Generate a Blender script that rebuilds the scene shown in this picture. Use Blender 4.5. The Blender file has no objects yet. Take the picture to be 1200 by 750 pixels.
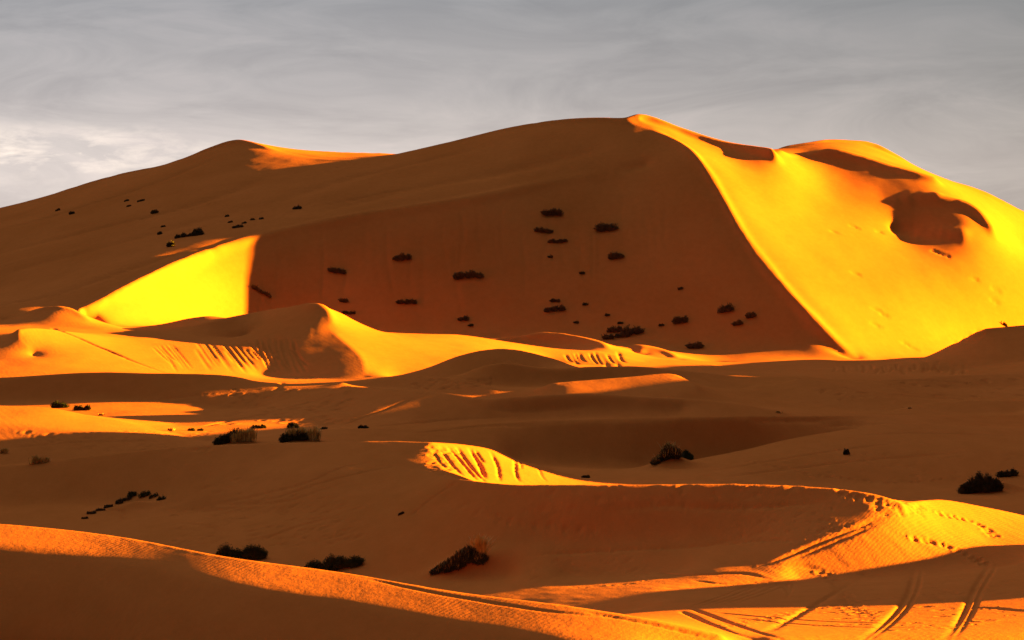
import bpy, math, random, os
import numpy as np
from math import radians

# ------------------------------------------------------------------ camera, sky, sun, exposure
FPX = 3333.0          # focal length in pixels of a 1200 px wide picture
HV = 340.0            # eye-level row of that picture
SUN_EL, SUN_AZ = radians(8.0), radians(20.0)      # azimuth: from +X (right) towards +Y (away)

scene = bpy.context.scene
cam_d = bpy.data.cameras.new("camera")
cam = bpy.data.objects.new("camera", cam_d)
scene.collection.objects.link(cam)
cam.location = (0, 0, 0)
cam.rotation_euler = (radians(90), 0, 0)
cam_d.sensor_width = 36.0
cam_d.lens = FPX * 36.0 / 1200.0
cam_d.shift_y = (HV - 375.0) / 1200.0
cam_d.clip_start = 0.5
cam_d.clip_end = 30000
scene.camera = cam
scene.view_settings.view_transform = 'Standard'
scene.view_settings.look = 'None'
scene.view_settings.gamma = 1
scene.view_settings.exposure = 3.5
scene.render.resolution_x, scene.render.resolution_y = 1024, 640

sun_dir = (math.cos(SUN_EL) * math.cos(SUN_AZ), math.cos(SUN_EL) * math.sin(SUN_AZ), math.sin(SUN_EL))
sl = bpy.data.lights.new("sun", 'SUN')
sl.energy = 5.0
sl.angle = radians(0.5)
sl.color = (1.0, 0.52, 0.03)
so = bpy.data.objects.new("sun", sl)
scene.collection.objects.link(so)
from mathutils import Vector
so.rotation_euler = (-Vector(sun_dir)).to_track_quat('-Z', 'Y').to_euler()

world = bpy.data.worlds.new("World")
scene.world = world
world.use_nodes = True
wt = world.node_tree
for n in list(wt.nodes):
    wt.nodes.remove(n)
def wn(t, **k):
    n = wt.nodes.new(t)
    for a, b in k.items():
        setattr(n, a, b)
    return n
wo = wn('ShaderNodeOutputWorld')
bg = wn('ShaderNodeBackground')
bg.inputs['Strength'].default_value = 0.061
sky = wn('ShaderNodeTexSky', sky_type='NISHITA', sun_disc=False)
sky.sun_elevation = SUN_EL
sky.sun_rotation = radians(90) - SUN_AZ
tc = wn('ShaderNodeTexCoord')
# an overcast deck: bright overhead, dull and warm towards the horizon, darkened behind the viewer to model the shaded slopes
def wmath(op, a, b=None, clamp=False):
    n = wn('ShaderNodeMath', operation=op, use_clamp=clamp)
    for k, x in enumerate((a, b)):
        if x is None: continue
        if isinstance(x, (int, float)): n.inputs[k].default_value = x
        else: wt.links.new(x, n.inputs[k])
    return n.outputs[0]
def wramp(src, stops):
    r = wn('ShaderNodeValToRGB')
    e = r.color_ramp.elements
    while len(e) < len(stops): e.new(0.5)
    for k, (p, c) in enumerate(stops):
        e[k].position = p; e[k].color = (c[0], c[1], c[2], 1)
    wt.links.new(src, r.inputs[0]); return r.outputs[0]
sep = wn('ShaderNodeSeparateXYZ'); wt.links.new(tc.outputs['Generated'], sep.inputs[0])
sx, sy, sz = sep.outputs
base_col = wramp(wmath('MULTIPLY', sz, 4.0, True), [
    (0.0, (0.86, 0.755, 0.715)), (0.18, (0.76, 0.67, 0.65)), (0.28, (0.49, 0.45, 0.462)), (0.40, (0.32, 0.31, 0.335)), (0.7, (0.74, 0.76, 0.88)), (1.0, (0.92, 0.97, 1.2))])
def wnoise(sc, scale, detail, rough=0.55, dist=0.0):
    m = wn('ShaderNodeMapping'); m.inputs['Scale'].default_value = sc
    wt.links.new(tc.outputs['Generated'], m.inputs['Vector'])
    n = wn('ShaderNodeTexNoise'); n.inputs['Scale'].default_value = scale; n.inputs['Detail'].default_value = detail
    n.inputs['Roughness'].default_value = rough; n.inputs['Distortion'].default_value = dist
    wt.links.new(m.outputs[0], n.inputs['Vector']); return n.outputs['Fac']
streak = wramp(wnoise((6, 6, 26), 2.0, 8, 0.62, 1.1), [(0.34, (0.84, 0.84, 0.86)), (0.52, (1, 1, 1)), (0.74, (1.2, 1.17, 1.15))])
c1 = wn('ShaderNodeMixRGB', blend_type='MULTIPLY'); c1.inputs[0].default_value = 1
wt.links.new(base_col, c1.inputs[1]); wt.links.new(streak, c1.inputs[2])
# broken bright cumulus, low on the left
puff = wnoise((16, 16, 60), 2.6, 8, 0.62, 0.3)
puff = wramp(puff, [(0.44, (0, 0, 0)), (0.64, (1, 1, 1))])
bandz = wmath('SUBTRACT', 1.0, wmath('ABSOLUTE', wmath('MULTIPLY', wmath('SUBTRACT', sz, 0.0475), 85.0)), True)
left = wmath('MULTIPLY', wmath('SUBTRACT', -0.075, sx), 14.0, True)
pm = wmath('MULTIPLY', wmath('MULTIPLY', puff, bandz), left)
c2 = wn('ShaderNodeMixRGB'); wt.links.new(wmath('MULTIPLY', pm, 0.7), c2.inputs[0])
wt.links.new(c1.outputs[0], c2.inputs[1]); c2.inputs[2].default_value = (1.45, 1.22, 1.05, 1)
# the deck is brightest ahead and above, a little to the left, and dimmed behind the viewer for slope contrast
def lobe(ax, ay, az_, power, gain):
    t = wmath('ADD', wmath('ADD', wmath('MULTIPLY', sx, ax), wmath('MULTIPLY', sy, ay)), wmath('MULTIPLY', sz, az_))
    return wmath('MULTIPLY', wmath('POWER', wmath('MAXIMUM', t, 0.0), power), gain)
fac = wmath('ADD', wmath('ADD', lobe(-0.2, 0.84, 0.50, 5.0, 2.5), lobe(-0.25, -0.95, 0.18, 4.0, 0.10)), 0.010)
# below the horizon there is only dark shaded sand, not sky
fac = wmath('MULTIPLY', fac, wmath('ADD', wmath('MULTIPLY', sz, 40.0), 1.0, True))
c3 = wn('ShaderNodeMixRGB', blend_type='MULTIPLY'); c3.inputs[0].default_value = 1
wt.links.new(c2.outputs[0], c3.inputs[1]); wt.links.new(fac, c3.inputs[2])
mx = wn('ShaderNodeMixRGB'); mx.inputs[0].default_value = 0.975
wt.links.new(sky.outputs[0], mx.inputs[1])
wt.links.new(c3.outputs[0], mx.inputs[2])
wt.links.new(mx.outputs[0], bg.inputs['Color'])
wt.links.new(bg.outputs[0], wo.inputs[0])

# ------------------------------------------------------------------ the terrain
# Crest, foot and trough lines of the dunes, each a curve of (column, row, distance in metres)
# of the surveyed view; they become 3D lines on the sand and the sheet is relaxed between them.
Q = float(os.environ.get('TQ', '1.0'))
DU, DS = 1.6 / Q, 0.0016 / Q
U0, U1 = -240.0, 1720.0
D0, D1 = 38.0, 1250.0
NC = int((U1 - U0) / DU) + 1
NR = int(math.log(D1 / D0) / DS) + 1

def zof(v, d): return (HV - v) * d / FPX
def vof(z, d): return HV - z * FPX / d
def Z(*pts):      # points given as (u, z, d)
    return [(u, vof(z, d), d) for u, z, d in pts]

CREST, SOFT = 1, 0
curves = []
def C(pts, kind=SOFT): curves.append((pts, kind))

#--CURVES--
# foreground dune
C([(-240,599,72),(0,613,70.2),(133,627,68.5),(267,652,64.7),(400,670,62.6),(533,693,60),(660,709,58),(760,725,57),(850,745,56.5)], CREST)
crest_pts = [(-240,-5.6,72),(0,-5.75,70.2),(133,-5.9,68.5),(267,-6.06,64.7),(400,-6.2,62.6),(533,-6.35,60),(660,-6.42,58),(760,-6.58,57)]
C(Z(*[(u, z - 0.31, d - 3.0) for u, z, d in crest_pts]))
C(Z(*[(u, z - 0.86, d - 4.9) for u, z, d in crest_pts]))
C(Z(*[(u, z - 1.75, d - 7.2) for u, z, d in crest_pts]))
C(Z(*[(u, z - 4.3, d - 11) for u, z, d in crest_pts], (900,-8.2,50),(1200,-8.4,52),(1720,-8,54)))
C([(300,545,140),(400,552,131),(450,552,129.5),(480,553,128)])
C(Z((-240,-9.8,98),(0,-9.8,92),(400,-9.9,80),(560,-10.1,84),(700,-9.7,85),(790,-9.2,85)))
C(Z((-240,-10.9,100),(0,-10.7,100),(300,-10.8,98),(500,-10.5,95),(620,-10.2,92)))
C([(900,745,57.5),(1000,745,58.5),(1200,742,60),(1300,735,62),(1500,720,64)])
C([(760,694,90),(870,690,93),(1000,680,95),(1200,662,98)])
# dune with ridge on the right (D3)
C([(530,560,116),(565,564,112.8),(600,567,110.7),(650,567,109),(700,567,108),(800,566,107.5),(870,566,107.2),(930,568,106.8),(990,573,105.8),(1030,580,105),(1057,590,104.2)], CREST)
C([(1057,590,104.2),(1010,612,101.6),(950,640,99),(910,656,97.5),(885,665,96.8),(850,676,95.3)], CREST)
C([(1057,590,104.2),(1100,585,110),(1150,593,112),(1200,604,113),(1300,630,113)], CREST)
C(Z((660,-10.2,101),(720,-10.05,100),(800,-9.8,99)))
C(Z((-240,-11.4,116),(0,-11.3,115),(200,-10.7,110),(400,-10.8,107),(500,-10.6,104),(600,-10.35,102)))
C([(660,587,107.2),(700,587,106.6),(850,586,105.9),(950,589,105),(1010,599,103.2)])
C([(620,632,105.5),(700,635,104.3),(850,635,102.5),(930,623,101.4)])
C([(930,678,96),(1050,668,97.5),(1200,655,100)])
C([(1150,630,105),(1250,640,105)])
C(Z((600,-10.2,122),(800,-10,120),(1000,-9.8,120),(1200,-9.8,122),(1400,-9.5,122)))
# D2, the long dune on the left and the bowl with the lit wall
C([(-240,554,150),(0,546,149.5),(100,535,148.5),(200,524,147),(300,519,145),(400,517,142.5),(460,516.5,140),(505,518,137)], CREST)
C([(505,518,137),(503,530,134),(510,543,130),(522,554,122),(530,560,116)], CREST)
C([(505,518,137),(540,520,141),(580,527,143),(610,540,144),(640,547,145),(675,562,145)], CREST)
C([(-240,600,142),(0,594,142),(100,590,141),(200,597,136),(300,602,127),(420,600,118.5)])
C(Z((-240,-10.9,176),(0,-10.9,176),(150,-10.6,172),(300,-10,160),(500,-10,158),(700,-10.2,158)))
# R3r / R4
C([(690,550,152),(760,549,155),(800,541,158),(870,527,162),(930,513,165),(1000,502,167),(1050,496,168),(1120,498,168),(1200,504,166),(1400,515,163)], CREST)
C([(850,548,150),(1000,528,156),(1200,528,152),(1400,525,152)])
C([(850,562,142),(1000,566,146),(1200,572,142),(1400,570,142)])
C([(600,545,177),(700,550,176),(780,552,176.5),(860,545,178),(920,534,181),(1000,520,185)])
C([(250,520,178),(400,503,183),(480,502,186),(560,497,184),(650,492,181.5),(720,490,181),(800,488,181),(870,487,183),(920,487,187),(1000,486,191),(1200,486,196),(1400,480,198)], CREST)
C([(1060,497,186),(1120,498,185),(1200,500,184),(1400,500,184)])
C(Z((500,-9.8,203),(800,-9.8,203),(1200,-9.5,207)))
# L1
C([(-240,474,206),(0,475,205),(60,478,204),(100,486,202),(140,493,200),(180,503,196),(250,519,188)], CREST)
C([(-240,505,187),(0,497,190),(60,502,188),(120,508,186),(180,512,184)])
C(Z((-240,-9.9,222),(0,-9.9,222),(150,-9.9,218),(300,-9.9,210),(400,-9.8,206)))
# R5
C([(400,452,234),(470,456,224),(530,461,218),(565,467,214),(600,464,213),(650,461,212.5),(700,460,212.5),(740,463,212.5),(800,466,212),(860,472,211.5),(920,483,210)], CREST)
C([(500,495,208),(600,490,210),(700,488,210),(800,488,210)])
C([(200,500,210),(300,490,216),(400,480,220)])
C([(1060,476,232),(1120,470,232),(1200,469,230),(1400,465,230)], CREST)
C([(1080,484,226),(1200,484,224)])
C(Z((500,-9.6,238),(700,-9.6,236),(900,-9.6,232)))
# D5 (dark face under the lit row, left)
C([(-240,440,257),(0,442,256),(100,436,256),(180,437,255),(240,438,255),(270,440,256),(292,445,254),(305,452,250),(340,453,248),(380,451,247),(405,447,246)], CREST)
C([(-240,475,248),(0,473,249),(150,470,248),(300,480,237)])
C(Z((-240,-10,300),(0,-10,300),(250,-10,300),(420,-10,290)))
# R6, R7, H1
C([(400,449,268),(440,444,266),(480,441,264),(525,442,261),(545,446,257),(582,458,250)], CREST)
C([(440,454,259),(480,456,257),(530,461,252),(575,467,246)])
C([(550,434,277),(575,426,275),(600,424,275),(620,428,275),(650,431,275),(700,429,276),(750,429,278),(790,433,280),(830,437,281),(870,442,282),(950,441,290)], CREST)
C([(450,458,294),(500,450,297),(560,440,300),(640,440,300)])
C([(555,452,268),(620,455,270),(720,452,272),(790,451,273),(870,458,270)])
C([(415,452,300),(455,443,305),(500,431,308),(540,415,310),(575,408,311),(600,408,310),(625,413,308),(650,420,306),(675,430,304),(700,436,303)], CREST)
C(Z((420,-10,330),(600,-10,330),(800,-10,330)))
C([(930,443,268),(960,446,264),(1000,457,256),(1040,468,249),(1080,474,244),(1100,476,241)], CREST)
C([(900,466,258),(940,472,251),(1000,481,243),(1060,484,235)])
C([(640,449,247),(690,445,248),(740,441,249),(790,438,250),(805,446,246),(818,453,241)], CREST)
C([(660,455,243),(760,456,242),(800,460,238)])
C([(1100,470,262),(1200,466,262),(1400,455,265)])
C([(990,448,284),(1060,444,282),(1120,440,284),(1200,437,288),(1400,430,290)], CREST)
C([(1060,455,275),(1120,454,277),(1200,453,279)])
C(Z((900,-10.5,330),(1100,-10.5,330),(1300,-10,330)))
# B and A, the lit row
C([(20,385,350),(40,384,355),(100,391,368),(150,396,380),(240,394,400),(290,399,408)], CREST)
C([(20,385,350),(22,397,345),(35,408,340),(41,420,336)], CREST)
C([(-240,425,340),(0,423,328),(60,428,323),(150,434,327),(230,440,335),(330,445,342)])
C([(-240,392,372),(0,395,362)])
C([(150,390,430),(200,385,425),(240,378,412),(300,365,424),(340,358,412),(368,354,400),(382,358,398),(388,370,392),(390,385,384),(396,394,376),(410,405,367),(425,422,354),(427,445,338)], CREST)
C([(368,354,400),(400,367,410),(440,388,425),(480,405,432)], CREST)
C([(300,441,350),(340,443,348),(400,446,338),(427,447,335)])
C([(460,447,345),(560,440,350)])
C([(440,389,412),(500,391,420),(540,392,426),(600,401,432),(650,408,436),(700,412,438),(760,425,434)], CREST)
C([(560,398,480),(600,394,478),(640,388,476),(690,396,468),(708,402,462),(714,411,450)], CREST)
C([(690,396,468),(720,405,475),(760,414,480)], CREST)
C([(585,410,471),(640,417,466),(685,415,458)])
C([(738,417,480),(778,423,471)])
C([(735,404,488),(750,403,486),(785,412,480),(797,424,462)], CREST)
C([(785,412,480),(815,422,484),(845,431,484)], CREST)
C([(640,425,420),(760,432,400),(900,436,400)])
C([(840,430,440),(900,424,445),(960,421,450),(1010,424,450),(1100,425,450)], CREST)
C([(0,379,440),(40,362,438),(65,357,436),(85,361,434),(105,375,425)], CREST)
C([(-240,385,440),(0,382,420),(60,383,416),(110,386,410)])
C([(100,384,450),(180,381,440),(225,372,435),(250,370,434),(280,377,436)], CREST)
# right dune before the great one
C([(1080,421,430),(1100,411,428),(1125,398,426),(1150,385,424),(1165,383,424),(1200,380,424),(1400,365,424)], CREST)
C([(1100,440,400),(1200,425,400),(1400,410,400)])
C(Z((1050,-11,465),(1200,-10,465),(1400,-8,465)))
# the great dune: base, front break, ridge, skyline
C([(97,366,446),(130,383,447),(200,388,473),(250,392,496),(300,397,510),(360,402,517),(440,402,519),(560,404,518),(700,410,514),(800,414,509),(900,418,504),(1005,424,500)])
C([(60,380,440),(97,362,450),(150,333,476),(200,309,506),(250,290,537),(290,278,553),(330,268,563),(400,253,572),(480,241,578),(560,228,585),(640,212,600),(700,203,606),(760,196,610)], CREST)
C([(560,205,620),(640,191,622),(700,180,624),(740,174,622)])
C([(733,138,655),(760,150,645),(790,162,625),(810,175,608),(830,200,590),(850,235,570),(880,285,548),(920,335,527),(960,378,512),(1005,422,500)], CREST)
C([(-240,300,830),(0,243,830),(50,230,830),(133,205,820),(200,190,808),(240,174,798),(275,163,790),(300,167,775),(330,178,757),(380,186,733),(440,185,717),(475,178,709),(530,165,699),(600,148,688),(660,139,673),(700,137,664),(733,138,655)], CREST)
C([(280,163,796),(340,174,815),(400,178,825),(475,180,835),(560,185,840)], CREST)
C([(-240,375,560),(0,345,560)])
# right side of the great dune
C([(733,138,655),(750,132,662),(800,149,656),(850,165,644),(880,170,636),(912,174,626)], CREST)
C([(790,162,643),(820,171,640),(850,179,634),(880,186,628),(903,184,624)])
C([(925,182,648),(940,190,650),(962,200,649),(1000,204,646),(1040,206,642),(1075,208,637)])
C([(912,174,640),(935,182,657),(972,173,662),(1010,182,657),(1044,193,650),(1075,201,643),(1100,208,640)], CREST)
C([(912,173,690),(925,170,694),(950,166,700),(968,163,706),(1000,164,712),(1022,166,714),(1050,180,708),(1075,195,700),(1110,210,690),(1150,222,692),(1200,247,690),(1300,290,700),(1720,420,600)], CREST)
C([(1036,237,618),(1060,234,620),(1085,232,621),(1110,231,621),(1135,236,619),(1152,248,613.5),(1166,268,604.5)], CREST)
C([(1055,241,617),(1082,248,615),(1120,254,610),(1145,260,604)])
C([(1045,276,603),(1070,271,603),(1100,269,601),(1135,270,598)], CREST)
C([(1165,285,599),(1180,300,596)])
C([(1060,281,599),(1080,284,596),(1100,286,594),(1130,286,592)])
C([(1005,424,500),(1100,424,525),(1200,426,555),(1400,430,600)])
C([(1005,330,548),(1100,330,566),(1200,330,584),(1400,350,620)])
C([(940,250,592),(1005,250,606)])
C([(960,222,622),(1040,222,627),(1100,222,624)])
C([(1168,242,648),(1200,290,640)])
C([(1195,300,618),(1300,310,650)])
# beyond
C(Z((-240,-10,1250),(1720,-10,1250)))
C(Z((-240,-8,950),(200,5,950),(700,5,950),(1200,-5,950),(1720,-10,950)))
C(Z((-240,-9,38),(600,-9.6,38),(1720,-9.6,38)))
# unseen dunes to the right, crest heights and gaps shaped for the shade they cast
side = [(-1.5,38),(-1.5,52),(-7.5,59),(-9,66),(-8,70),(-6.6,75),(-6.0,85),(-5.6,92),(-6.2,99),(-7.3,102),(-7.2,107),(-9,110),(-9,121),(-5,126),(0,131),(2,138),(-5.5,142),(-7,149),(-7,156),(-3,158.5),(6,162),(8,168),(8,214),(2.3,220),(2.3,240),(8,247),(13,253),(12,259),(-0.8,264),(-1.2,273),(4,279),(5,287),(13,294),(13,335),(6,348),(-3,357),(-4,364),(3,377),(4.5,395),(4.5,430),(4.5,476),(-6,492),(-9,520)]
C([(1500, vof(z, d), d) for z, d in side])
C([(1690, vof(-9 + 0.3 * (z + 9), d), d) for z, d in side])
#--END--

def catmull(pts, n=14):
    P = np.array([(u, v, math.log(d)) for u, v, d in pts], float)
    if len(P) < 3:
        return P
    E = np.vstack([2 * P[0] - P[1], P, 2 * P[-1] - P[-2]])
    out = []
    for i in range(1, len(E) - 2):
        p0, p1, p2, p3 = E[i-1:i+3]
        d0, d1, d2 = [max(math.hypot(*(b - a)[:2]), 1e-3) ** 0.5 for a, b in ((p0, p1), (p1, p2), (p2, p3))]
        t1 = (p1 - p0) / d0 - (p2 - p0) / (d0 + d1) + (p2 - p1) / d1
        t2 = (p2 - p1) / d1 - (p3 - p1) / (d1 + d2) + (p3 - p2) / d2
        t1 *= d1; t2 *= d1
        for t in np.linspace(0, 1, n, endpoint=False):
            out.append((2*t**3-3*t*t+1)*p1 + (t**3-2*t*t+t)*t1 + (-2*t**3+3*t*t)*p2 + (t**3-t*t)*t2)
    out.append(P[-1])
    return np.array(out)

def raster():
    val = np.zeros((NR, NC)); cnt = np.zeros((NR, NC)); cr = np.zeros((NR, NC))
    for pts, kind in curves:
        P = catmull(pts)
        for a, b in zip(P[:-1], P[1:]):
            m = int(max(abs(b[0]-a[0]) / DU, abs(b[2]-a[2]) / DS) * 2) + 2
            t = np.linspace(0, 1, m)[:, None]
            S = a + (b - a) * t
            d = np.exp(S[:, 2])
            z = (HV - S[:, 1]) * d / FPX
            j = np.rint((S[:, 0] - U0) / DU).astype(int); i = np.rint((S[:, 2] - math.log(D0)) / DS).astype(int)
            ok = (j >= 0) & (j < NC) & (i >= 0) & (i < NR)
            np.add.at(val, (i[ok], j[ok]), z[ok]); np.add.at(cnt, (i[ok], j[ok]), 1)
            if kind == CREST: cr[i[ok], j[ok]] = 1
    val = np.where(cnt > 0, val / np.maximum(cnt, 1), 0)
    return val, (cnt > 0).astype(float), cr

def down(v, m):
    H, W = v.shape
    H2, W2 = (H + 1) // 2, (W + 1) // 2
    vp = np.zeros((H2*2, W2*2)); mp_ = np.zeros((H2*2, W2*2))
    vp[:H, :W] = v * m; mp_[:H, :W] = m
    s = vp.reshape(H2, 2, W2, 2).sum((1, 3)); c = mp_.reshape(H2, 2, W2, 2).sum((1, 3))
    return np.where(c > 0, s / np.maximum(c, 1e-9), 0), (c > 0).astype(float)

def up(a, shape):
    H, W = shape
    def idx(n, m):
        x = (np.arange(n) + 0.5) / 2 - 0.5
        x = np.clip(x, 0, m - 1); i = np.minimum(x.astype(int), m - 2) if m > 1 else np.zeros(n, int)
        return i, x - i
    i, fi = idx(H, a.shape[0]); j, fj = idx(W, a.shape[1])
    r = a[i] * (1 - fi)[:, None] + a[i+1] * fi[:, None]
    return r[:, j] * (1 - fj) + r[:, j+1] * fj

def solve(v, m):
    levels = [(v, m)]
    while min(levels[-1][0].shape) > 12:
        levels.append(down(*levels[-1]))
    x = None
    for k, (v, m) in enumerate(reversed(levels)):
        if x is None:
            x = np.full(v.shape, v[m > 0].mean())
            it = 400
        else:
            x = up(x, v.shape); it = 120 if v.size < 3e5 else (60 if v.size < 1.2e6 else 36)
        fr = m == 0
        x[~fr] = v[~fr]
        H, W = x.shape
        ii, jj = np.indices((H, W)) if v.size < 5 else (None, None)
        par = (np.add.outer(np.arange(H), np.arange(W)) % 2).astype(bool)
        w = 1.6
        for q in range(it):
            for c in (par, ~par):
                p = np.pad(x, 1, mode='edge')
                avg = 0.25 * (p[:-2, 1:-1] + p[2:, 1:-1] + p[1:-1, :-2] + p[1:-1, 2:])
                x += np.where(c & fr, w * (avg - x), 0)
    return x

def blur(a, sig):
    def b1(a, r):       # three box passes along axis 0
        for _ in range(3):
            p = np.concatenate([np.repeat(a[:1], r, 0), a, np.repeat(a[-1:], r, 0)])
            c = np.cumsum(np.concatenate([np.zeros((1, a.shape[1])), p]), 0)
            a = (c[2*r+1:] - c[:-2*r-1]) / (2*r+1)
        return a
    r = max(1, int(round(sig * Q)))
    return b1(b1(a, r).T, r).T

val, msk, crest = raster()
hgt = solve(val, msk)
crest_w = np.clip(blur(crest, 3) * 9 * Q, 0, 1)
fw = np.clip((np.exp(math.log(D0) + DS * np.arange(NR)) - 380) / 120, 0, 1)[:, None]
hs = blur(hgt, 3) * (1 - fw) + blur(hgt, 8) * fw
hm = blur(hgt, 1)
hgt = hm * crest_w + hs * (1 - crest_w)

ucol = U0 + DU * np.arange(NC)
srow = math.log(D0) + DS * np.arange(NR)
drow = np.exp(srow)

def height(u, d):
    j = np.clip((np.asarray(u) - U0) / DU, 0, NC - 1.001); i = np.clip((np.log(d) - math.log(D0)) / DS, 0, NR - 1.001)
    a = i.astype(int); b = j.astype(int); fa = i - a; fb = j - b
    return (hgt[a, b]*(1-fa)*(1-fb) + hgt[a+1, b]*fa*(1-fb) + hgt[a, b+1]*(1-fa)*fb + hgt[a+1, b+1]*fa*fb)

def ground_at(u, v, dmin=40.0):
    """distance at which the sight line of a column and row first meets the sand"""
    d = np.exp(np.linspace(math.log(dmin), math.log(D1), 5000))
    z = height(np.full(d.shape, float(u)), d)
    hit = np.nonzero(z >= zof(v, d))[0]
    if len(hit) == 0: return None
    k = hit[0]; dd = d[k]
    return Vector(((u - 600) / FPX * dd, dd, float(z[k])))

def vnoise(x, y, seed):
    xi = np.floor(x).astype(np.int64); yi = np.floor(y).astype(np.int64)
    fx = x - xi; fy = y - yi
    fx = fx*fx*fx*(fx*(fx*6-15)+10); fy = fy*fy*fy*(fy*(fy*6-15)+10)
    def h(a, b):
        n = (a * 374761393 + b * 668265263 + seed * 1442695041) & 0xffffffff
        n = ((n ^ (n >> 13)) * 1274126177) & 0xffffffff
        return ((n ^ (n >> 16)) & 0xffff) / 32767.5 - 1
    return (h(xi, yi)*(1-fx) + h(xi+1, yi)*fx)*(1-fy) + (h(xi, yi+1)*(1-fx) + h(xi+1, yi+1)*fx)*fy

X = (ucol[None, :] - 600) / FPX * drow[:, None]
Y = np.repeat(drow[:, None], NC, 1)

# ---- grooves, ruts and prints pressed into the sand
carve = np.zeros_like(hgt)
def stamp(p, wx, wy, dep, rim=0.0):
    j0 = (600 + p.x / p.y * FPX - U0) / DU; i0 = (math.log(p.y) - math.log(D0)) / DS
    rj = max(2, int(3 * wx / (p.y / FPX * DU)) + 1); ri = max(2, int(3 * wy / (p.y * DS)) + 1)
    a0, a1, b0, b1 = int(i0) - ri, int(i0) + ri + 1, int(j0) - rj, int(j0) + rj + 1
    if a0 < 0 or b0 < 0 or a1 > NR or b1 > NC: return
    dx = (X[a0:a1, b0:b1] - p.x) / wx; dy = (Y[a0:a1, b0:b1] - p.y) / wy
    r2 = dx * dx + dy * dy
    sub = carve[a0:a1, b0:b1]
    np.minimum(sub, -dep * np.exp(-r2), out=sub)
    if rim: np.maximum(sub, rim * np.exp(-(np.sqrt(r2) - 1.9) ** 2 * 3), out=sub, where=sub > -0.02 * dep)

def path_pts(pts, step):
    G = [ground_at(u, v) for u, v in pts]
    G = [g for g in G if g is not None]
    out = []
    for a, b in zip(G[:-1], G[1:]):
        n = max(1, int((b - a).length / step))
        for k in range(n): out.append(a.lerp(b, k / n))
    out.append(G[-1]); return out

def dense(pts, n=6):
    P = catmull([(u, v, 100.0) for u, v in pts], n)
    return [(p[0], p[1]) for p in P]

def groove(pts, w, dep, rim=0.0, fade=True, wob=0.0, seed=1):
    rng = random.Random(seed)
    P = path_pts(dense(pts), w * 0.8)
    n = len(P)
    for k, p in enumerate(P):
        f = min(1, 5 * k / n, 5 * (n - k) / n) if fade else 1
        q = Vector((p.x + rng.uniform(-wob, wob), p.y + rng.uniform(-wob, wob), p.z))
        stamp(q, w, w * 1.3, dep * (0.15 + 0.85 * f) * rng.uniform(0.8, 1.1), rim * f)

def prints(pts, spacing, size, dep, seed=1):
    rng = random.Random(seed)
    P = path_pts(dense(pts), spacing)
    for k, p in enumerate(P):
        s = 0.09 * (1 if k % 2 else -1)
        stamp(Vector((p.x + s + rng.uniform(-.05, .05), p.y + rng.uniform(-.1, .1), 0)), size * rng.uniform(.8, 1.2), size * 1.5, dep * rng.uniform(.7, 1.1), dep * 0.35)

def scatter(u0, u1, v0, v1, n, size, dep, seed, slant=0.0):
    rng = random.Random(seed)
    for _ in range(n):
        t = rng.random()
        g = ground_at(u0 + (u1 - u0) * t, v0 + (v1 - v0) * rng.random() + slant * t)
        if g is not None:
            s = size * rng.uniform(.5, 1.4)
            stamp(g, s, s * 1.4, dep * rng.uniform(.4, 1.2), dep * 0.3)

def mound(u, v, wx, wy, h, skew=0.0):
    p = ground_at(u, v)
    dx = (X - p.x) / wx; dy = (Y - p.y) / wy
    dx = dx + skew * np.sign(dx) * 0.0
    r = np.sqrt(dx * dx + dy * dy)
    hgt[:] += h * np.exp(-r ** 1.5) * (r < 5)
# sand gathered round the bushes
mound(543, 668, 1.15, 0.9, 0.75); mound(786, 548, 1.2, 1.2, 0.75); mound(279, 520, 1.2, 1.2, 0.35); mound(352, 518, 1.3, 1.2, 0.35)
mound(1172, 576, 1.2, 1.0, 0.5); mound(162, 597, 1.6, 1.2, 0.42); mound(210, 596, 1.6, 1.2, 0.15)
#--FEATURES--
# wheel ruts on the shaded flat, lower right
for q, line in enumerate(([(1072,668),(1064,696),(1045,722),(1012,749)], [(1158,664),(1142,690),(1127,722),(1108,750)])):
    groove(line, 0.09, 0.07, 0.05, seed=q)
    groove([(u + 9, v) for u, v in line], 0.06, 0.05, 0.03, seed=q + 7)
groove([(840,718),(930,726),(1040,730),(1130,726),(1200,722)], 0.07, 0.05, 0.03, seed=3)
groove([(860,724),(960,733),(1080,735),(1200,728)], 0.07, 0.05, 0.03, seed=4)
for k in range(5):
    groove([(806 + 14*k, 712 - k),(842 + 16*k, 700 - 2*k),(872 + 14*k, 688 - k),(905 + 6*k, 683 + k),(926 - k, 690 + 3*k)], 0.05, 0.035, 0.02, seed=10 + k)
groove([(766,670),(800,674),(870,672),(900,678)], 0.10, 0.08, 0.05, seed=22)
groove([(812,680),(850,684),(900,681)], 0.08, 0.06, 0.04, seed=23)
groove([(798,716),(835,732),(885,750)], 0.08, 0.07, 0.05, seed=24)
groove([(808,712),(862,732),(915,749)], 0.08, 0.07, 0.05, seed=25)
groove([(690,718),(760,731),(830,748)], 0.06, 0.04, 0.03, seed=26)
groove([(420,676),(520,697),(640,716),(720,724)], 0.05, 0.04, 0.03, seed=27)
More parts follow.
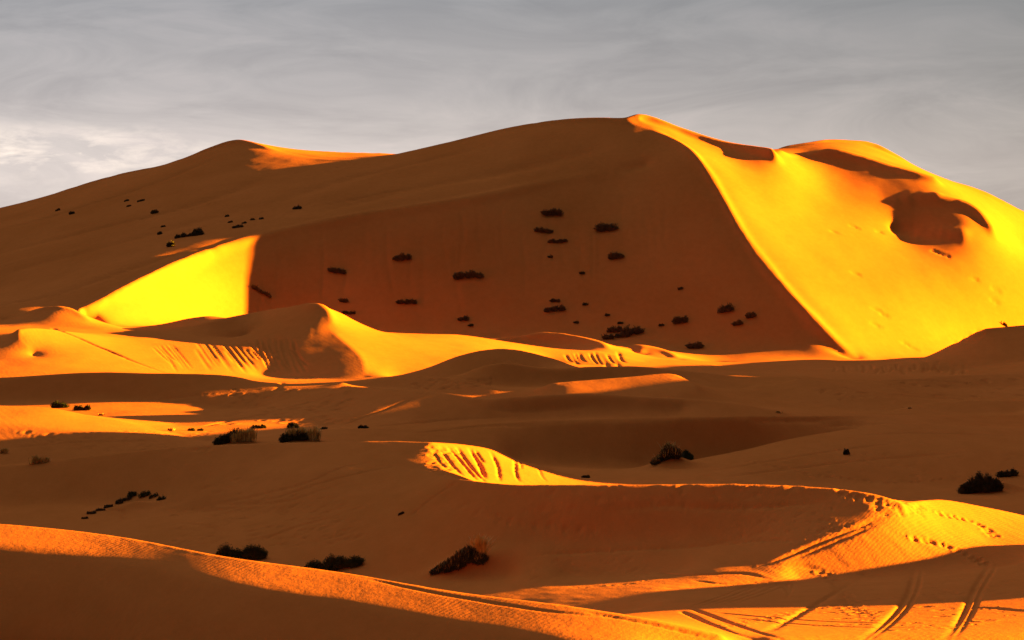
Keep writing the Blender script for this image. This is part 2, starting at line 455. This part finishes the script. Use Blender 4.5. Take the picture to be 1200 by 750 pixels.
# dragged trail down the ridge
groove([(1035,606),(985,626),(940,645),(895,663)], 0.12, 0.09, 0.09, seed=28)
groove([(1032,612),(975,637),(925,657)], 0.10, 0.07, 0.04, seed=29)
groove([(895,662),(940,664),(980,672)], 0.06, 0.04, 0.03, seed=30)
prints([(1105,604),(1130,609),(1152,618),(1164,629)], 0.42, 0.10, 0.10, 31)
prints([(1076,633),(1105,639),(1135,651),(1157,662)], 0.62, 0.12, 0.11, 32)
prints([(965,672),(985,690),(1000,712),(1020,725)], 0.5, 0.10, 0.07, 33)
prints([(990,578),(1020,586),(1055,596)], 0.4, 0.13, 0.09, 34)
scatter(1020, 1080, 583, 603, 70, 0.11, 0.07, 35)
scatter(960, 1190, 672, 740, 90, 0.09, 0.05, 36)
scatter(860, 1000, 612, 650, 60, 0.08, 0.05, 37, -20)
scatter(620, 760, 655, 690, 50, 0.08, 0.05, 38)
# trails over the long dune on the left
for k, line in enumerate(([(210,600),(262,596),(320,584),(398,560),(470,545)], [(238,594),(300,580),(360,566),(400,548),(440,541)], [(120,596),(145,600),(142,612)],
                          [(252,590),(330,588),(398,568)], [(210,612),(250,618),(262,626)], [(480,606),(505,585),(540,562)], [(300,636),(345,618),(398,604)])):
    groove(line, 0.13, 0.08, 0.05, wob=0.05, seed=40 + k)
scatter(200, 420, 590, 640, 120, 0.16, 0.07, 48)
scatter(240, 400, 560, 600, 50, 0.14, 0.06, 49)
scatter(30, 250, 505, 528, 160, 0.16, 0.07, 50)
# slides down the lit wall of the bowl
for k, (a, b, c, w, dp) in enumerate((((507,527),(516,540),(527,552),.10,.10), ((514,524),(530,545),(543,558),.12,.14), ((526,524),(542,545),(558,562),.13,.17), ((536,524),(553,546),(569,565),.14,.18),
        ((551,525),(562,545),(568,560),.17,.22), ((575,529),(581,546),(585,563),.12,.14), ((604,539),(606,552),(608,564),.11,.13), ((631,546),(634,556),(640,564),.08,.07))):
    groove([a, (b[0] + (k % 3 - 1) * 2, b[1]), c], w * .62, dp * .8, dp * 0.3, wob=0.04, seed=60 + k)
    if k % 2 == 0: groove([(a[0] + 6, a[1] + 2), (b[0] + 5, b[1] - 3)], w * .4, dp * .5, dp * .2, wob=0.03, seed=300 + k)
scatter(503, 530, 520, 552, 70, 0.12, 0.09, 69, 8)
# slides on the sunlit flank of the middle dunes
rr = random.Random(5)
for k in range(22):
    u = 222 + 5.2 * k + rr.uniform(-2.5, 2.5); a = rr.uniform(0, .35); b_ = rr.uniform(.6, 1.0); l = 26 + k * .5
    P0 = lambda t: (u + l * t, 399 + 39 * t)
    groove([P0(a), P0((a + b_) / 2), P0(b_)], rr.uniform(.12, .26), (0.06 + 0.009 * k) * rr.uniform(.5, 1.2), 0.05, seed=70 + k)
for k in range(12):
    u = 303 + 3.6 * k + rr.uniform(-1.2, 1.2)
    groove([(u, 394 + rr.uniform(0, 5)), (u + 3, 410), (u + 9, 424), (u + 16, 428 + rr.uniform(0, 10))], rr.uniform(.14, .28), rr.uniform(.12, .3), 0.08, seed=90 + k)
for k in range(6):
    u = 178 + 4.5 * k + rr.uniform(-1, 1)
    groove([(u, 401 + rr.uniform(0, 6)), (u + 13, 418), (u + 24, 424 + rr.uniform(0, 12))], 0.14, rr.uniform(.04, .09), 0.03, seed=104 + k)
groove([(62,384),(120,408),(160,425),(190,436)], 0.3, 0.2, 0.2, seed=107)
for k in range(11):
    u = 662 + 6 * k + rr.uniform(-2.5, 2.5)
    groove([(u, 412 + rr.uniform(0, 4)), (u + 4, 421), (u + 9, 424 + rr.uniform(0, 6))], rr.uniform(.2, .4), rr.uniform(.08, .3), 0.08, seed=110 + k)
for k in range(26):
    u = 980 + 6 * k + rr.uniform(-3, 3)
    groove([(u, 425 + rr.uniform(0, 6)), (u + rr.uniform(-2, 2), 432), (u + rr.uniform(-4, 3), 433 + rr.uniform(0, 7))], rr.uniform(.14, .35), rr.uniform(.05, .2), 0.06, seed=130 + k)
for k in range(4):
    groove([(1092 + 8*k, 397 - 4*k), (1115 + 7*k, 400 - 4.5*k), (1140 + 5*k, 401 - 4*k)], 0.6, 0.5, 0.2, seed=155 + k)
for k, (u, v) in enumerate(((1000,266),(1030,272),(1002,321),(1096,295),(1106,299),(1142,329),(1166,340),(1165,354),(1026,362),(1035,368),(1026,380),(1060,402),(1068,407),(977,273))):
    groove([(u - 4, v - 1), (u, v), (u + 5, v + 2)], 0.4, 0.28, 0.12, wob=0.2, seed=160 + k)
for k, line in enumerate(([(560,500),(640,495),(720,493),(800,491)], [(860,489),(920,494),(990,496),(1060,499)], [(830,552),(900,540),(980,528),(1060,520)], [(840,560),(930,548),(1040,538),(1150,530)],
                          [(700,600),(770,592),(850,596),(960,590)], [(620,650),(720,645),(820,640),(880,630)], [(840,640),(880,634),(930,634)], [(290,505),(360,500),(440,504)], [(0,525),(90,518),(190,516)],
                          [(1000,512),(1080,508),(1190,512)], [(180,470),(240,462),(300,456)], [(560,478),(620,482),(700,476)], [(900,740),(970,700),(1000,682)], [(1100,716),(1150,712),(1200,716)])):
    groove(line, 0.12 + .0006 * (700 - line[0][1]) , 0.07, 0.06, wob=0.06, seed=200 + k)
prints([(560,600),(600,612),(650,618),(700,622)], 0.6, 0.10, 0.06, 230)
prints([(880,540),(960,556),(1040,566),(1120,562)], 0.6, 0.14, 0.08, 231)
prints([(850,735),(950,715),(1050,700),(1150,694)], 0.5, 0.09, 0.06, 232)
scatter(820, 1190, 530, 575, 80, 0.16, 0.05, 233)
scatter(500, 900, 570, 600, 60, 0.12, 0.04, 234)
# slip streaks on the shaded face, long wind folds on the left slope
rs = random.Random(11)
for k in range(34):
    u = 290 + 15 * k + rs.uniform(-8, 8); v = 282 - 0.16 * (u - 290) + rs.uniform(0, 50)
    groove([(u, v), (u + rs.uniform(-3, 5), v + 25), (u + rs.uniform(-5, 9), v + rs.uniform(45, 90))], rs.uniform(.3, .8), rs.uniform(.03, .10), 0.03, seed=400 + k)
for k, line in enumerate(([(262,182),(190,212),(90,245),(0,272)], [(320,205),(230,238),(110,268),(0,296)], [(300,240),(200,268),(90,298),(0,320)], [(220,292),(140,318),(60,345),(0,358)],
                          [(600,165),(500,188),(400,212),(320,238)], [(720,170),(600,198),(480,222),(380,245)], [(560,205),(470,222),(390,238)])):
    groove(line, 2.2 + (k % 3), 0.45 + .12 * (k % 2), 0.35, seed=440 + k)
# furrows over the middle flats
for k, line in enumerate(([(400,498),(450,480),(490,465)], [(430,500),(520,492),(600,488)], [(480,508),(560,500),(640,497)], [(330,448),(322,462),(318,470)], [(240,500),(330,480),(400,462)],
                          [(960,500),(1010,498),(1060,496)], [(860,490),(930,493),(985,491)], [(640,455),(625,459),(608,466)], [(1000,448),(1080,446),(1150,452)], [(700,535),(800,548),(860,545)])):
    groove(line, 0.22, 0.12, 0.08, wob=0.1, seed=180 + k)
scatter(260, 420, 455, 498, 120, 0.3, 0.14, 190)
scatter(960, 1200, 445, 470, 60, 0.3, 0.15, 191)
scatter(345, 372, 441, 448, 60, 0.2, 0.1, 192)
scatter(485, 580, 443, 456, 60, 0.25, 0.16, 193)
#--ENDF--
hgt += carve

# ---- slight swells and wind lines
dd = drow[:, None]
near = np.clip((170 - dd) / 80, 0, 1); far = np.clip((dd - 330) / 250, 0, 1)
nz = 0.014 * vnoise(X / 3.1, Y / 7.0, 1) + 0.006 * vnoise(X / 1.2 + Y / 6.0, Y / 2.6, 2)
nz += (1 - near) * (0.06 * vnoise(X / 7.0, Y / 15.0, 3) + 0.025 * vnoise(X / 3.0, Y / 6.0, 5))
nz += far * (0.22 * vnoise(X / 26.0 + Y / 90.0, Y / 30.0, 6) + 0.07 * vnoise(X / 11.0 + Y / 40.0, Y / 14.0, 7))
nz += 0.008 * near * vnoise(X / 0.45 + Y / 1.5, Y / 1.1, 8)
nz *= np.clip((dd - 60) / 40, 0.15, 1)
hgt += nz * (1 - 0.75 * crest_w)

def mesh_from_grid(name, X, Y, Zg, mat):
    H, W = X.shape
    me = bpy.data.meshes.new(name)
    co = np.stack([X, Y, Zg], -1).reshape(-1, 3).astype(np.float32)
    idx = np.arange(H * W).reshape(H, W)
    f = np.stack([idx[:-1, :-1], idx[:-1, 1:], idx[1:, 1:], idx[1:, :-1]], -1).reshape(-1, 4)
    me.vertices.add(len(co)); me.vertices.foreach_set('co', co.ravel())
    me.loops.add(f.size); me.loops.foreach_set('vertex_index', f.ravel().astype(np.int32))
    me.polygons.add(len(f)); me.polygons.foreach_set('loop_start', np.arange(0, f.size, 4, dtype=np.int32))
    me.polygons.foreach_set('use_smooth', np.ones(len(f), dtype=bool))
    me.update(calc_edges=True)
    me.materials.append(mat)
    o = bpy.data.objects.new(name, me)
    scene.collection.objects.link(o)
    o['kind'] = 'structure'
    return o

def sand_material():
    m = bpy.data.materials.new("sand"); m.use_nodes = True
    nt = m.node_tree; b = nt.nodes['Principled BSDF']
    b.inputs['Roughness'].default_value = 1.0
    b.inputs['Specular IOR Level'].default_value = 0.0
    def N(t, **k):
        n = nt.nodes.new(t)
        for a, v in k.items(): setattr(n, a, v)
        return n
    co = N('ShaderNodeTexCoord')
    def mapped(sc, rot=0.0):
        q = N('ShaderNodeMapping'); q.inputs['Scale'].default_value = sc; q.inputs['Rotation'].default_value = (0, 0, rot)
        nt.links.new(co.outputs['Object'], q.inputs['Vector']); return q.outputs[0]
    def noise(vec, scale, det=4, rough=0.55, dist=0.0):
        n = N('ShaderNodeTexNoise'); n.inputs['Scale'].default_value = scale; n.inputs['Detail'].default_value = det
        n.inputs['Roughness'].default_value = rough; n.inputs['Distortion'].default_value = dist
        nt.links.new(vec, n.inputs['Vector']); return n.outputs['Fac']
    def math_(op, a, c):
        n = N('ShaderNodeMath', operation=op)
        for k, x in enumerate((a, c)):
            if isinstance(x, (int, float)): n.inputs[k].default_value = x
            else: nt.links.new(x, n.inputs[k])
        return n.outputs[0]
    # grain colour: iron-red and paler quartz drifts
    v1 = noise(mapped((1, 0.35, 1), 0.3), 0.05, 5)
    v2 = noise(mapped((1, 0.4, 1), -0.4), 0.9, 6, 0.65)
    v3 = noise(mapped((1, 0.5, 0.15)), 9.0, 5, 0.75)
    mixv = math_('ADD', math_('ADD', math_('MULTIPLY', v1, 0.5), math_('MULTIPLY', v2, 0.3)), math_('MULTIPLY', v3, 0.2))
    r = N('ShaderNodeValToRGB'); r.color_ramp.elements[0].position = 0.32; r.color_ramp.elements[0].color = (0.50, 0.138, 0.024, 1)
    r.color_ramp.elements[1].position = 0.68; r.color_ramp.elements[1].color = (0.66, 0.190, 0.038, 1)
    nt.links.new(mixv, r.inputs[0]); nt.links.new(r.outputs[0], b.inputs['Base Color'])
    # wind ripples (14 cm), coarser ripples (60 cm), grain
    w1 = N('ShaderNodeTexWave', wave_type='BANDS', bands_direction='X'); w1.inputs['Scale'].default_value = 2.2
    w1.inputs['Distortion'].default_value = 5.0; w1.inputs['Detail'].default_value = 2; w1.inputs['Detail Scale'].default_value = 0.5
    nt.links.new(mapped((1, 1, 1), radians(24)), w1.inputs['Vector'])
    w2 = N('ShaderNodeTexWave', wave_type='BANDS', bands_direction='X'); w2.inputs['Scale'].default_value = 0.5
    w2.inputs['Distortion'].default_value = 6.0; w2.inputs['Detail'].default_value = 3; w2.inputs['Detail Scale'].default_value = 0.6
    nt.links.new(mapped((1, 1, 1), radians(-18)), w2.inputs['Vector'])
    patch = N('ShaderNodeMapRange'); patch.inputs['From Min'].default_value = 0.42; patch.inputs['From Max'].default_value = 0.6
    nt.links.new(noise(mapped((1, 0.5, 1)), 0.16, 3), patch.inputs['Value'])
    h1 = math_('MULTIPLY', math_('MULTIPLY', w1.outputs['Fac'], patch.outputs[0]), 0.0035)
    h2 = math_('MULTIPLY', math_('MULTIPLY', w2.outputs['Fac'], patch.outputs[0]), 0.0045)
    h3 = math_('MULTIPLY', noise(mapped((1, 0.6, 1)), 3.0, 6, 0.7), 0.028)
    hh = math_('ADD', math_('ADD', h1, h2), h3)
    bp = N('ShaderNodeBump'); bp.inputs['Distance'].default_value = 1.0; bp.inputs['Strength'].default_value = 0.8
    nt.links.new(hh, bp.inputs['Height']); nt.links.new(bp.outputs[0], b.inputs['Normal'])
    return m
sand = sand_material()

mesh_from_grid('desert_sand', X, Y, hgt, sand)
# unseen dune under the viewer; its right hump is added to shade the foreground
vx = np.linspace(-16, 60, 121); vy = np.linspace(38.0, -70.0, 110)
VX, VY = np.meshgrid(vx, vy)
r0 = height(np.clip(600 + vx / 38.0 * FPX, U0 + 2, U1 - 2), 38.01)
tt = np.clip((38 - VY) / 26, 0, 1); tt = tt * tt * (3 - 2 * tt)
hx = np.clip((VX - 7) / 14, 0, 1); hx = hx * hx * (3 - 2 * hx)
tgt = -1.8 - 0.16 * np.maximum(VY, 0) + 9.0 * hx + 0.15 * vnoise(VX / 6.0, VY / 6.0, 12)
mesh_from_grid('near_shade_dune', VX, VY, r0[None, :] * (1 - tt) + tgt * tt, sand)
# the plain beyond the great dune, out to the horizon
gx = np.array([-9000., -3000, -1000, 0, 1000, 3000, 9000]); gy = np.array([650., 1000, 2000, 4000, 8000, 14000])
GX, GY = np.meshgrid(gx, gy)
mesh_from_grid('desert_plain', GX, GY, np.full_like(GX, -20.0), sand)
if os.environ.get('TDUMP'):
    np.save('/workdir/h.npy', hgt.astype(np.float32))


# ------------------------------------------------------------------ plants
def plant_material(name, c0, c1, rough=0.9):
    m = bpy.data.materials.new(name); m.use_nodes = True
    nt = m.node_tree; b = nt.nodes['Principled BSDF']
    b.inputs['Roughness'].default_value = rough; b.inputs['Specular IOR Level'].default_value = 0.1
    oi = nt.nodes.new('ShaderNodeTexCoord'); n = nt.nodes.new('ShaderNodeTexNoise'); n.inputs['Scale'].default_value = 4.0; n.inputs['Detail'].default_value = 3
    r = nt.nodes.new('ShaderNodeValToRGB'); r.color_ramp.elements[0].position = 0.35; r.color_ramp.elements[1].position = 0.65
    r.color_ramp.elements[0].color = (*c0, 1); r.color_ramp.elements[1].color = (*c1, 1)
    nt.links.new(oi.outputs['Object'], n.inputs['Vector']); nt.links.new(n.outputs['Fac'], r.inputs[0]); nt.links.new(r.outputs[0], b.inputs['Base Color'])
    return m
M_leaf = plant_material('shrub_leaf', (0.040, 0.036, 0.014), (0.095, 0.080, 0.030))
M_green = plant_material('green_leaf', (0.035, 0.048, 0.014), (0.085, 0.095, 0.030))
M_twig = plant_material('twig', (0.045, 0.030, 0.016), (0.11, 0.07, 0.04))
M_far = plant_material('dusty_leaf', (0.07, 0.050, 0.022), (0.16, 0.11, 0.045))
M_straw = plant_material('dry_straw', (0.55, 0.32, 0.08), (0.80, 0.54, 0.18))

class MB:
    def __init__(self): self.v = []; self.f = []
    def blade(self, a, b, w, bend, rng):
        """a tapered, bent blade from a to b"""
        ax = (b - a); side = Vector((-ax.y, ax.x, 0.0)); 
        if side.length < 1e-4: side = Vector((1, 0, 0))
        side.normalize(); side = (side + Vector((rng.uniform(-.6, .6), rng.uniform(-.6, .6), 0))).normalized() * w
        n = len(self.v); m = a.lerp(b, .5) + bend
        self.v += [a - side, a + side, m - side * .75, m + side * .75, b]
        self.f += [(n, n+1, n+3, n+2), (n+2, n+3, n+4)]
    def leaf(self, c, s, rng):
        d1 = Vector([rng.gauss(0, 1) for _ in range(3)]).normalized(); d2 = d1.cross(Vector([rng.gauss(0, 1) for _ in range(3)])).normalized()
        n = len(self.v)
        self.v += [c - d1 * s, c + d2 * s * .45, c + d1 * s, c - d2 * s * .45]; self.f.append((n, n+1, n+2, n+3))
    def stick(self, a, b, r0, r1):
        ax = (b - a).normalized(); u_ = ax.orthogonal().normalized(); w_ = ax.cross(u_); n = len(self.v)
        for p, r in ((a, r0), (b, r1)):
            for k in range(4):
                t = k * math.pi / 2; self.v.append(p + u_ * math.cos(t) * r + w_ * math.sin(t) * r)
        for k in range(4): self.f.append((n + k, n + (k+1) % 4, n + 4 + (k+1) % 4, n + 4 + k))
    def build(self, name, mat, parent=None):
        me = bpy.data.meshes.new(name); me.from_pydata([tuple(p) for p in self.v], [], self.f); me.materials.append(mat); me.update()
        o = bpy.data.objects.new(name, me); scene.collection.objects.link(o)
        if parent: o.parent = parent
        return o

def tag(o, label, cat, group=None):
    o['label'] = label; o['category'] = cat
    if group: o['group'] = group
    return o

def local_drop(p):
    def g(x, y):
        X_, Y_ = p.x + x, p.y + y
        return float(height(600 + X_ / Y_ * FPX, Y_)) - p.z
    return g

def bush(u, v, wpx, hpx, label, name='desert_shrub', cat='shrub', seed=0, dmin=40.0, group=None, dens=1.0, leaf=M_leaf, straw=0.0, parts=True, lobes=None, depth=0.6):
    """a low spreading shrub rooted where the sight line (u, v) meets the sand; v is its foot"""
    rng = random.Random(seed * 77 + 5)
    p = ground_at(u, v, dmin)
    k = p.y / FPX; W = wpx * k; H = hpx * k; g = local_drop(p)
    if lobes is None:
        nl = max(2, min(7, int(wpx / max(hpx, 1) * 1.5)))
        lobes = [((i + .5) / nl - .5 + rng.uniform(-.06, .06), rng.uniform(.55, 1.0)) for i in range(nl)]
    tw, fo, st = MB(), MB(), MB()
    px = 1.25 * k            # finest twig that still shows from the viewpoint
    lw = max(0.016, px * 0.45)
    for (lx, lh) in lobes:
        cx = lx * W; r = W / len(lobes) * 0.8; cy = rng.uniform(-.3, .3) * W * depth * .4; hh = H * lh
        n = int((60 + 14 * hpx) * dens)
        for i in range(n):
            a = rng.uniform(0, 2 * math.pi); q = math.sqrt(rng.random())
            bx_, by_ = cx + math.cos(a) * r * q * .45, cy + math.sin(a) * r * q * .45
            tx, ty = cx + math.cos(a) * r * q * 1.15, cy + math.sin(a) * r * q * 1.0
            tz = hh * (1 - .65 * q * q) * rng.uniform(.55, 1.12)
            A = Vector((bx_, by_, g(bx_, by_) - .06)); B = Vector((tx, ty, g(tx, ty) + max(tz, .03)))
            if rng.random() < straw:
                B = Vector((B.x + rng.uniform(-.15, .2) * H, B.y, B.z + rng.uniform(0, .5) * H))
                st.blade(A, B, lw * .8, Vector((rng.uniform(-.1, .1) * H, rng.uniform(-.1, .1) * H, .05 * H)), rng)
            else:
                if i % 4 == 0: tw.stick(A, B, lw * .9, lw * .35)
                else: fo.blade(A, B, lw, Vector((rng.uniform(-.12, .12) * H, 0, .06 * H)), rng)
                for _ in range(5 if hpx > 6 else 3):
                    t = rng.uniform(.35, 1.05); c = A.lerp(B, t) + Vector([rng.gauss(0, .05) * H for _ in range(3)])
                    fo.leaf(c, max(.03, px * .8) * rng.uniform(.6, 1.3), rng)
    if parts:
        e = bpy.data.objects.new(name, None); scene.collection.objects.link(e); e.location = p
        tag(e, label, cat, group)
        if tw.v: tw.build('stems', M_twig, e)
        if fo.v: fo.build('foliage', leaf, e)
        if st.v: st.build('dry_blades', M_straw, e)
        return e
    fo_v = len(fo.v); fo.f += [tuple(i + fo_v for i in f) for f in tw.f]; fo.v += tw.v
    o = fo.build(name, leaf); o.location = p
    return tag(o, label, cat, group)

def grass(u, v, wpx, hpx, label, seed=0, group=None, n=220, mat=M_straw, lean=0.25, name='dry_grass_tuft', cat='grass tuft'):
    rng = random.Random(seed * 31 + 9)
    p = ground_at(u, v); k = p.y / FPX; W = wpx * k; H = hpx * k; g = local_drop(p); b = MB(); lw = max(.008, .85 * k)
    nc = max(1, int(wpx / 9)) if wpx > 24 else 1; cl = [(((i + .5) / nc - .5) * .8 * W, rng.uniform(-.06, .06) * W, rng.uniform(.6, 1)) for i in range(nc)]
    for i in range(n):
        cx, cy, ch = cl[i % nc]
        x, y = cx + rng.gauss(0, .3 / (nc + 1)) * W, cy + rng.gauss(0, .04) * W
        h = H * ch * rng.uniform(.45, 1.05); a = rng.uniform(0, 6.283); sp = h * rng.uniform(.1, .75)
        A = Vector((x, y, g(x, y) - .04)); B = A + Vector((math.cos(a) * sp + lean * h * .4, math.sin(a) * sp * .7, h))
        b.blade(A, B, lw * rng.uniform(.6, 1.1), Vector((0, 0, h * .12)), rng)
    o = b.build(name, mat); o.location = p
    return tag(o, label, cat, group)

FACE = 'dark shrubs on the shaded face of the great dune'
for q, (u, v, w, h, lab) in enumerate([
    (647,252,21,8,'low rounded shrub, highest of the stack of three on the shaded face'),
    (637,272,19,6,'flat dark shrub, middle one of the stack of three high on the dune face'),
    (654,285,21,5,'thin flat dark shrub, lowest of the stack of three high on the dune'),
    (710,270,21,12,'spiky dark shrub with a taller right end, right of the stack of three'),
    (722,303,16,8,'compact humped dark shrub just below the spiky shrub on the dune face'),
    (471,305,18,8,'ragged brownish shrub alone on the upper middle of the dune face'),
    (548,326,31,9,'longest flat dark shrub, alone in the middle of the shaded dune face'),
    (477,356,24,6,'flat ragged shrub low on the dune face above the peaked dune\'s sunlit slope'),
    (395,320,19,6,'dark arched shrub on the left part of the smooth shaded face'),
    (306,343,23,5,'thin curved dark shrub nearest the sunlit wedge on the left'),
    (403,354,9,5,'small dark clump just above the peaked middle dune'),
    (408,368,15,3,'very thin dark streak of shrub resting near the peaked dune\'s crest'),
    (543,375,10,6,'faint sparse little shrub low on the dune face above the sunlit band'),
    (651,354,11,4,'faint brownish tuft right above a darker low shrub on the lower face'),
    (650,365,20,7,'dark humped shrub just under a faint tuft on the lower dune face'),
    (720,389,15,7,'upper dark shrub of the left pair in the clump above the small middle dunes'),
    (713,397,11,8,'round dark shrub at the lower left of the clump above the small middle dunes'),
    (729,395,14,7,'low left half shrub touching the biggest shrub of the clump'),
    (741,391,20,11,'biggest dark shrub of the clump above the small middle dunes'),
    (797,378,16,8,'dark oval shrub alone between the clump and the three shrubs near the ridge'),
    (851,365,15,10,'spiky round shrub, upper left of the three close to the sunlit ridge'),
    (880,372,10,8,'small round shrub, rightmost of the three close to the sunlit ridge'),
    (864,381,11,6,'small oval shrub, lowest of the three close to the sunlit ridge'),
    (813,408,16,10,'leaning dark shrub, lowest on the face, just above the sand flats'),
    (222,277,30,6,'long low streak of shrubs on the left windward slope'),
    (231,275,10,8,'dark round shrub at the right end of the long streak on the left slope'),
    (200,289,7,7,'small dark round shrub below the long streak on the left slope'),
    (181,250,7,5,'small dark shrub high on the left slope below the skyline'),
    (187,275,5,4,'tiny dark shrub left of the long streak on the left slope'),
    (348,245,9,5,'small dark shrub above the face\'s upper edge, between the slope streaks'),
    (278,267,12,4,'scattered little plants in a patch right of the long streak'),
    (84,251,5,4,'tiny dark shrub far out on the left slope'),
    (165,236,7,3,'faint small shrub nearest under the left skyline')]):
    bush(u, v, w, h, lab, seed=q, group=FACE if u > 290 and q < 24 else 'small shrubs on the left slope of the great dune', parts=w > 17, dens=0.5, leaf=M_far)
for q, (u, v, lab) in enumerate([(682,321,'tiny shrub speck left below the compact humped shrub'),(686,358,'tiny shrub speck right of the humped lower shrub'),
    (645,302,'tiny shrub speck just below the stack of three shrubs'),(775,382,'tiny shrub speck left of the lone dark oval shrub'),
    (675,379,'tiny shrub speck below and right of the humped lower shrub'),(797,339,'tiny shrub speck high above the lone dark oval shrub'),
    (727,380,'tiny shrub speck on top of the clump above the small middle dunes'),(712,371,'faint tiny shrub speck a little above the clump'),
    (552,383,'faint tiny shrub speck under the sparse little shrub')]):
    bush(u, v, 5, 3, lab, seed=50 + q, group='tiny specks of shrub on the shaded face', parts=False, dens=.4)
for q, (u, v, lab) in enumerate([(68,247,'tiny plant speck left of the far left shrub'),(148,236,'tiny plant speck left of the faint shrub under the skyline'),
    (151,242,'tiny plant speck below the faint shrub under the skyline'),(191,266,'tiny plant speck above the streak\'s left end'),
    (270,261,'upper left plant speck of the scattered patch'),(286,262,'upper middle plant speck of the scattered patch'),
    (296,258,'upper right plant speck of the scattered patch'),(266,254,'highest plant speck, above the scattered patch'),
    (306,257,'rightmost plant speck beside the scattered patch')]):
    bush(u, v, 4, 2.5, lab, seed=60 + q, group='tiny specks of plants on the left slope', parts=False, dens=.4)

bush(541, 660, 66, 15, 'dark brushy bush on the sand mound with straw standing at its top, bottom centre', seed=101, straw=.10, dens=2.2, lobes=[(-.40,.35),(-.22,.7),(-.05,1.0),(.12,.8),(.3,.35)])
grass(562, 650, 22, 27, 'pale golden grass tuft on top of the bottom-centre sand mound', seed=102, n=260)
bush(785, 535, 36, 17, 'dark bush on a small sand mound in front of the long shaded dune, centre right', seed=103, straw=.2, dens=1.4, lobes=[(-.35,.45),(-.1,.9),(.15,.8)])
grass(783, 531, 22, 22, 'upright golden grass tuft on the centre-right sand mound', seed=104, n=130)
bush(806, 537, 10, 9, 'small green shrub at the right foot of the centre-right mound', seed=105, leaf=M_green)
bush(1150, 577, 46, 20, 'big black-green bush leaning on bare sand at the right edge', seed=106, dens=2.6, lobes=[(-.42,.55),(-.25,.85),(-.05,1.15),(.15,1.0),(.38,.7)], leaf=M_leaf)
bush(1180, 558, 20, 9, 'thin outer branch clump at the top right of the big right-edge bush', seed=107, dens=.8)
bush(283, 656, 56, 19, 'low wide dark green bush half hidden by the foreground crest, left of the round bush', seed=108, dmin=82.0, dens=2.2, leaf=M_green)
bush(392, 667, 56, 18, 'round dark green bush just behind the foreground crest', seed=109, dmin=82.0, dens=2.2, leaf=M_green)
bush(268, 517, 28, 15, 'dark bush beside the left one of the two glowing grass clumps', seed=110, dens=1.5)
grass(284, 517, 32, 19, 'left of the two glowing golden grass clumps on the middle flat', seed=111, n=420)
bush(345, 516, 30, 11, 'dark bush at the foot of the right glowing grass clump', seed=112, dens=1.4)
grass(355, 515, 46, 19, 'right and wider of the two glowing golden grass clumps on the middle flat', seed=113, n=520)
bush(343, 502, 10, 8, 'small dark shrub behind the right glowing grass clump', seed=114)
grass(47, 543, 26, 12, 'low golden grass clump near the left edge on the long dune\'s back', seed=115, n=200)
grass(5, 531, 16, 8, 'golden grass clump cut by the left edge of the picture', seed=116, n=120)
bush(70, 478, 15, 10, 'dark shrub with green top behind the sunlit left dune, leftmost of three', seed=117, leaf=M_green)
bush(92, 481, 10, 6, 'low dark shrub, middle of three behind the sunlit left dune', seed=118)
bush(102, 481, 6, 8, 'narrow upright shrub, right one of three behind the sunlit left dune', seed=119)
grass(118, 487, 12, 5, 'small yellow grass clump on the crest of the sunlit left dune', seed=120, n=80)
grass(200, 505, 10, 6, 'small yellow grass clump right of the sunlit left dune', seed=121, n=80)
bush(224, 505, 6, 5, 'little dark bush on the flat right of the small yellow grass', seed=122)
bush(235, 505, 6, 4, 'little dark bush, farther right of the small yellow grass', seed=123)
bush(303, 502, 13, 7, 'small dark bush between the two glowing grass clumps', seed=124)
bush(380, 503, 6, 4, 'tiny dark bush right of the right glowing grass clump', seed=125)
bush(425, 502, 9, 5, 'little black bush alone at the head of the centre furrows', seed=126)
bush(686, 560, 8, 4, 'tiny dark plant right of the grooved sunlit bowl', seed=127)
bush(470, 603, 6, 3, 'tiny dark plant on the bare slope under the grooved sunlit bowl', seed=128)
bush(992, 533, 5, 7, 'tiny upright plant on the broad right-hand slope', seed=129)
row = [(97,607,10,5),(108,603,10,6),(118,598,10,6),(127,594,9,6),(137,591,11,7),(147,586,10,7),(157,583,12,8),(168,583,12,8),(179,584,11,8),(190,586,10,7)]
words = ['lowest and leftmost','second from the lower left','third from the lower left','fourth from the lower left','fifth, half way up','sixth, near the mound top','first on the mound top','second on the mound top','third on the mound top','last and rightmost']
for q, ((u, v, w, h), wd) in enumerate(zip(row, words)):
    rw = random.Random(q * 5 + 2)
    bush(u + rw.uniform(-3, 3), v + rw.uniform(-1, 1), w * rw.uniform(.6, 1.15), h * rw.uniform(.6, 1.15), 'sparse shrub in the curved row on the left mound: ' + wd, seed=140 + q, group='row of sparse shrubs over the left mound', leaf=M_green if q > 5 else M_far, dens=.3)
grass(430, 565, 8, 4, 'short dry grass on the long left dune\'s slope', seed=151, n=40) if False else None
grass(1178, 382, 9, 6, 'thin dry grass on top of the shaded right-edge dune', seed=152, n=70, mat=M_twig)
grass(912, 484, 9, 4, 'tiny yellow grass clump beside the small sunlit patch on the right flats', seed=153, n=60)
grass(1066, 479, 5, 4, 'tiny pale grass clump below the long sunlit ridge on the right', seed=154, n=40)
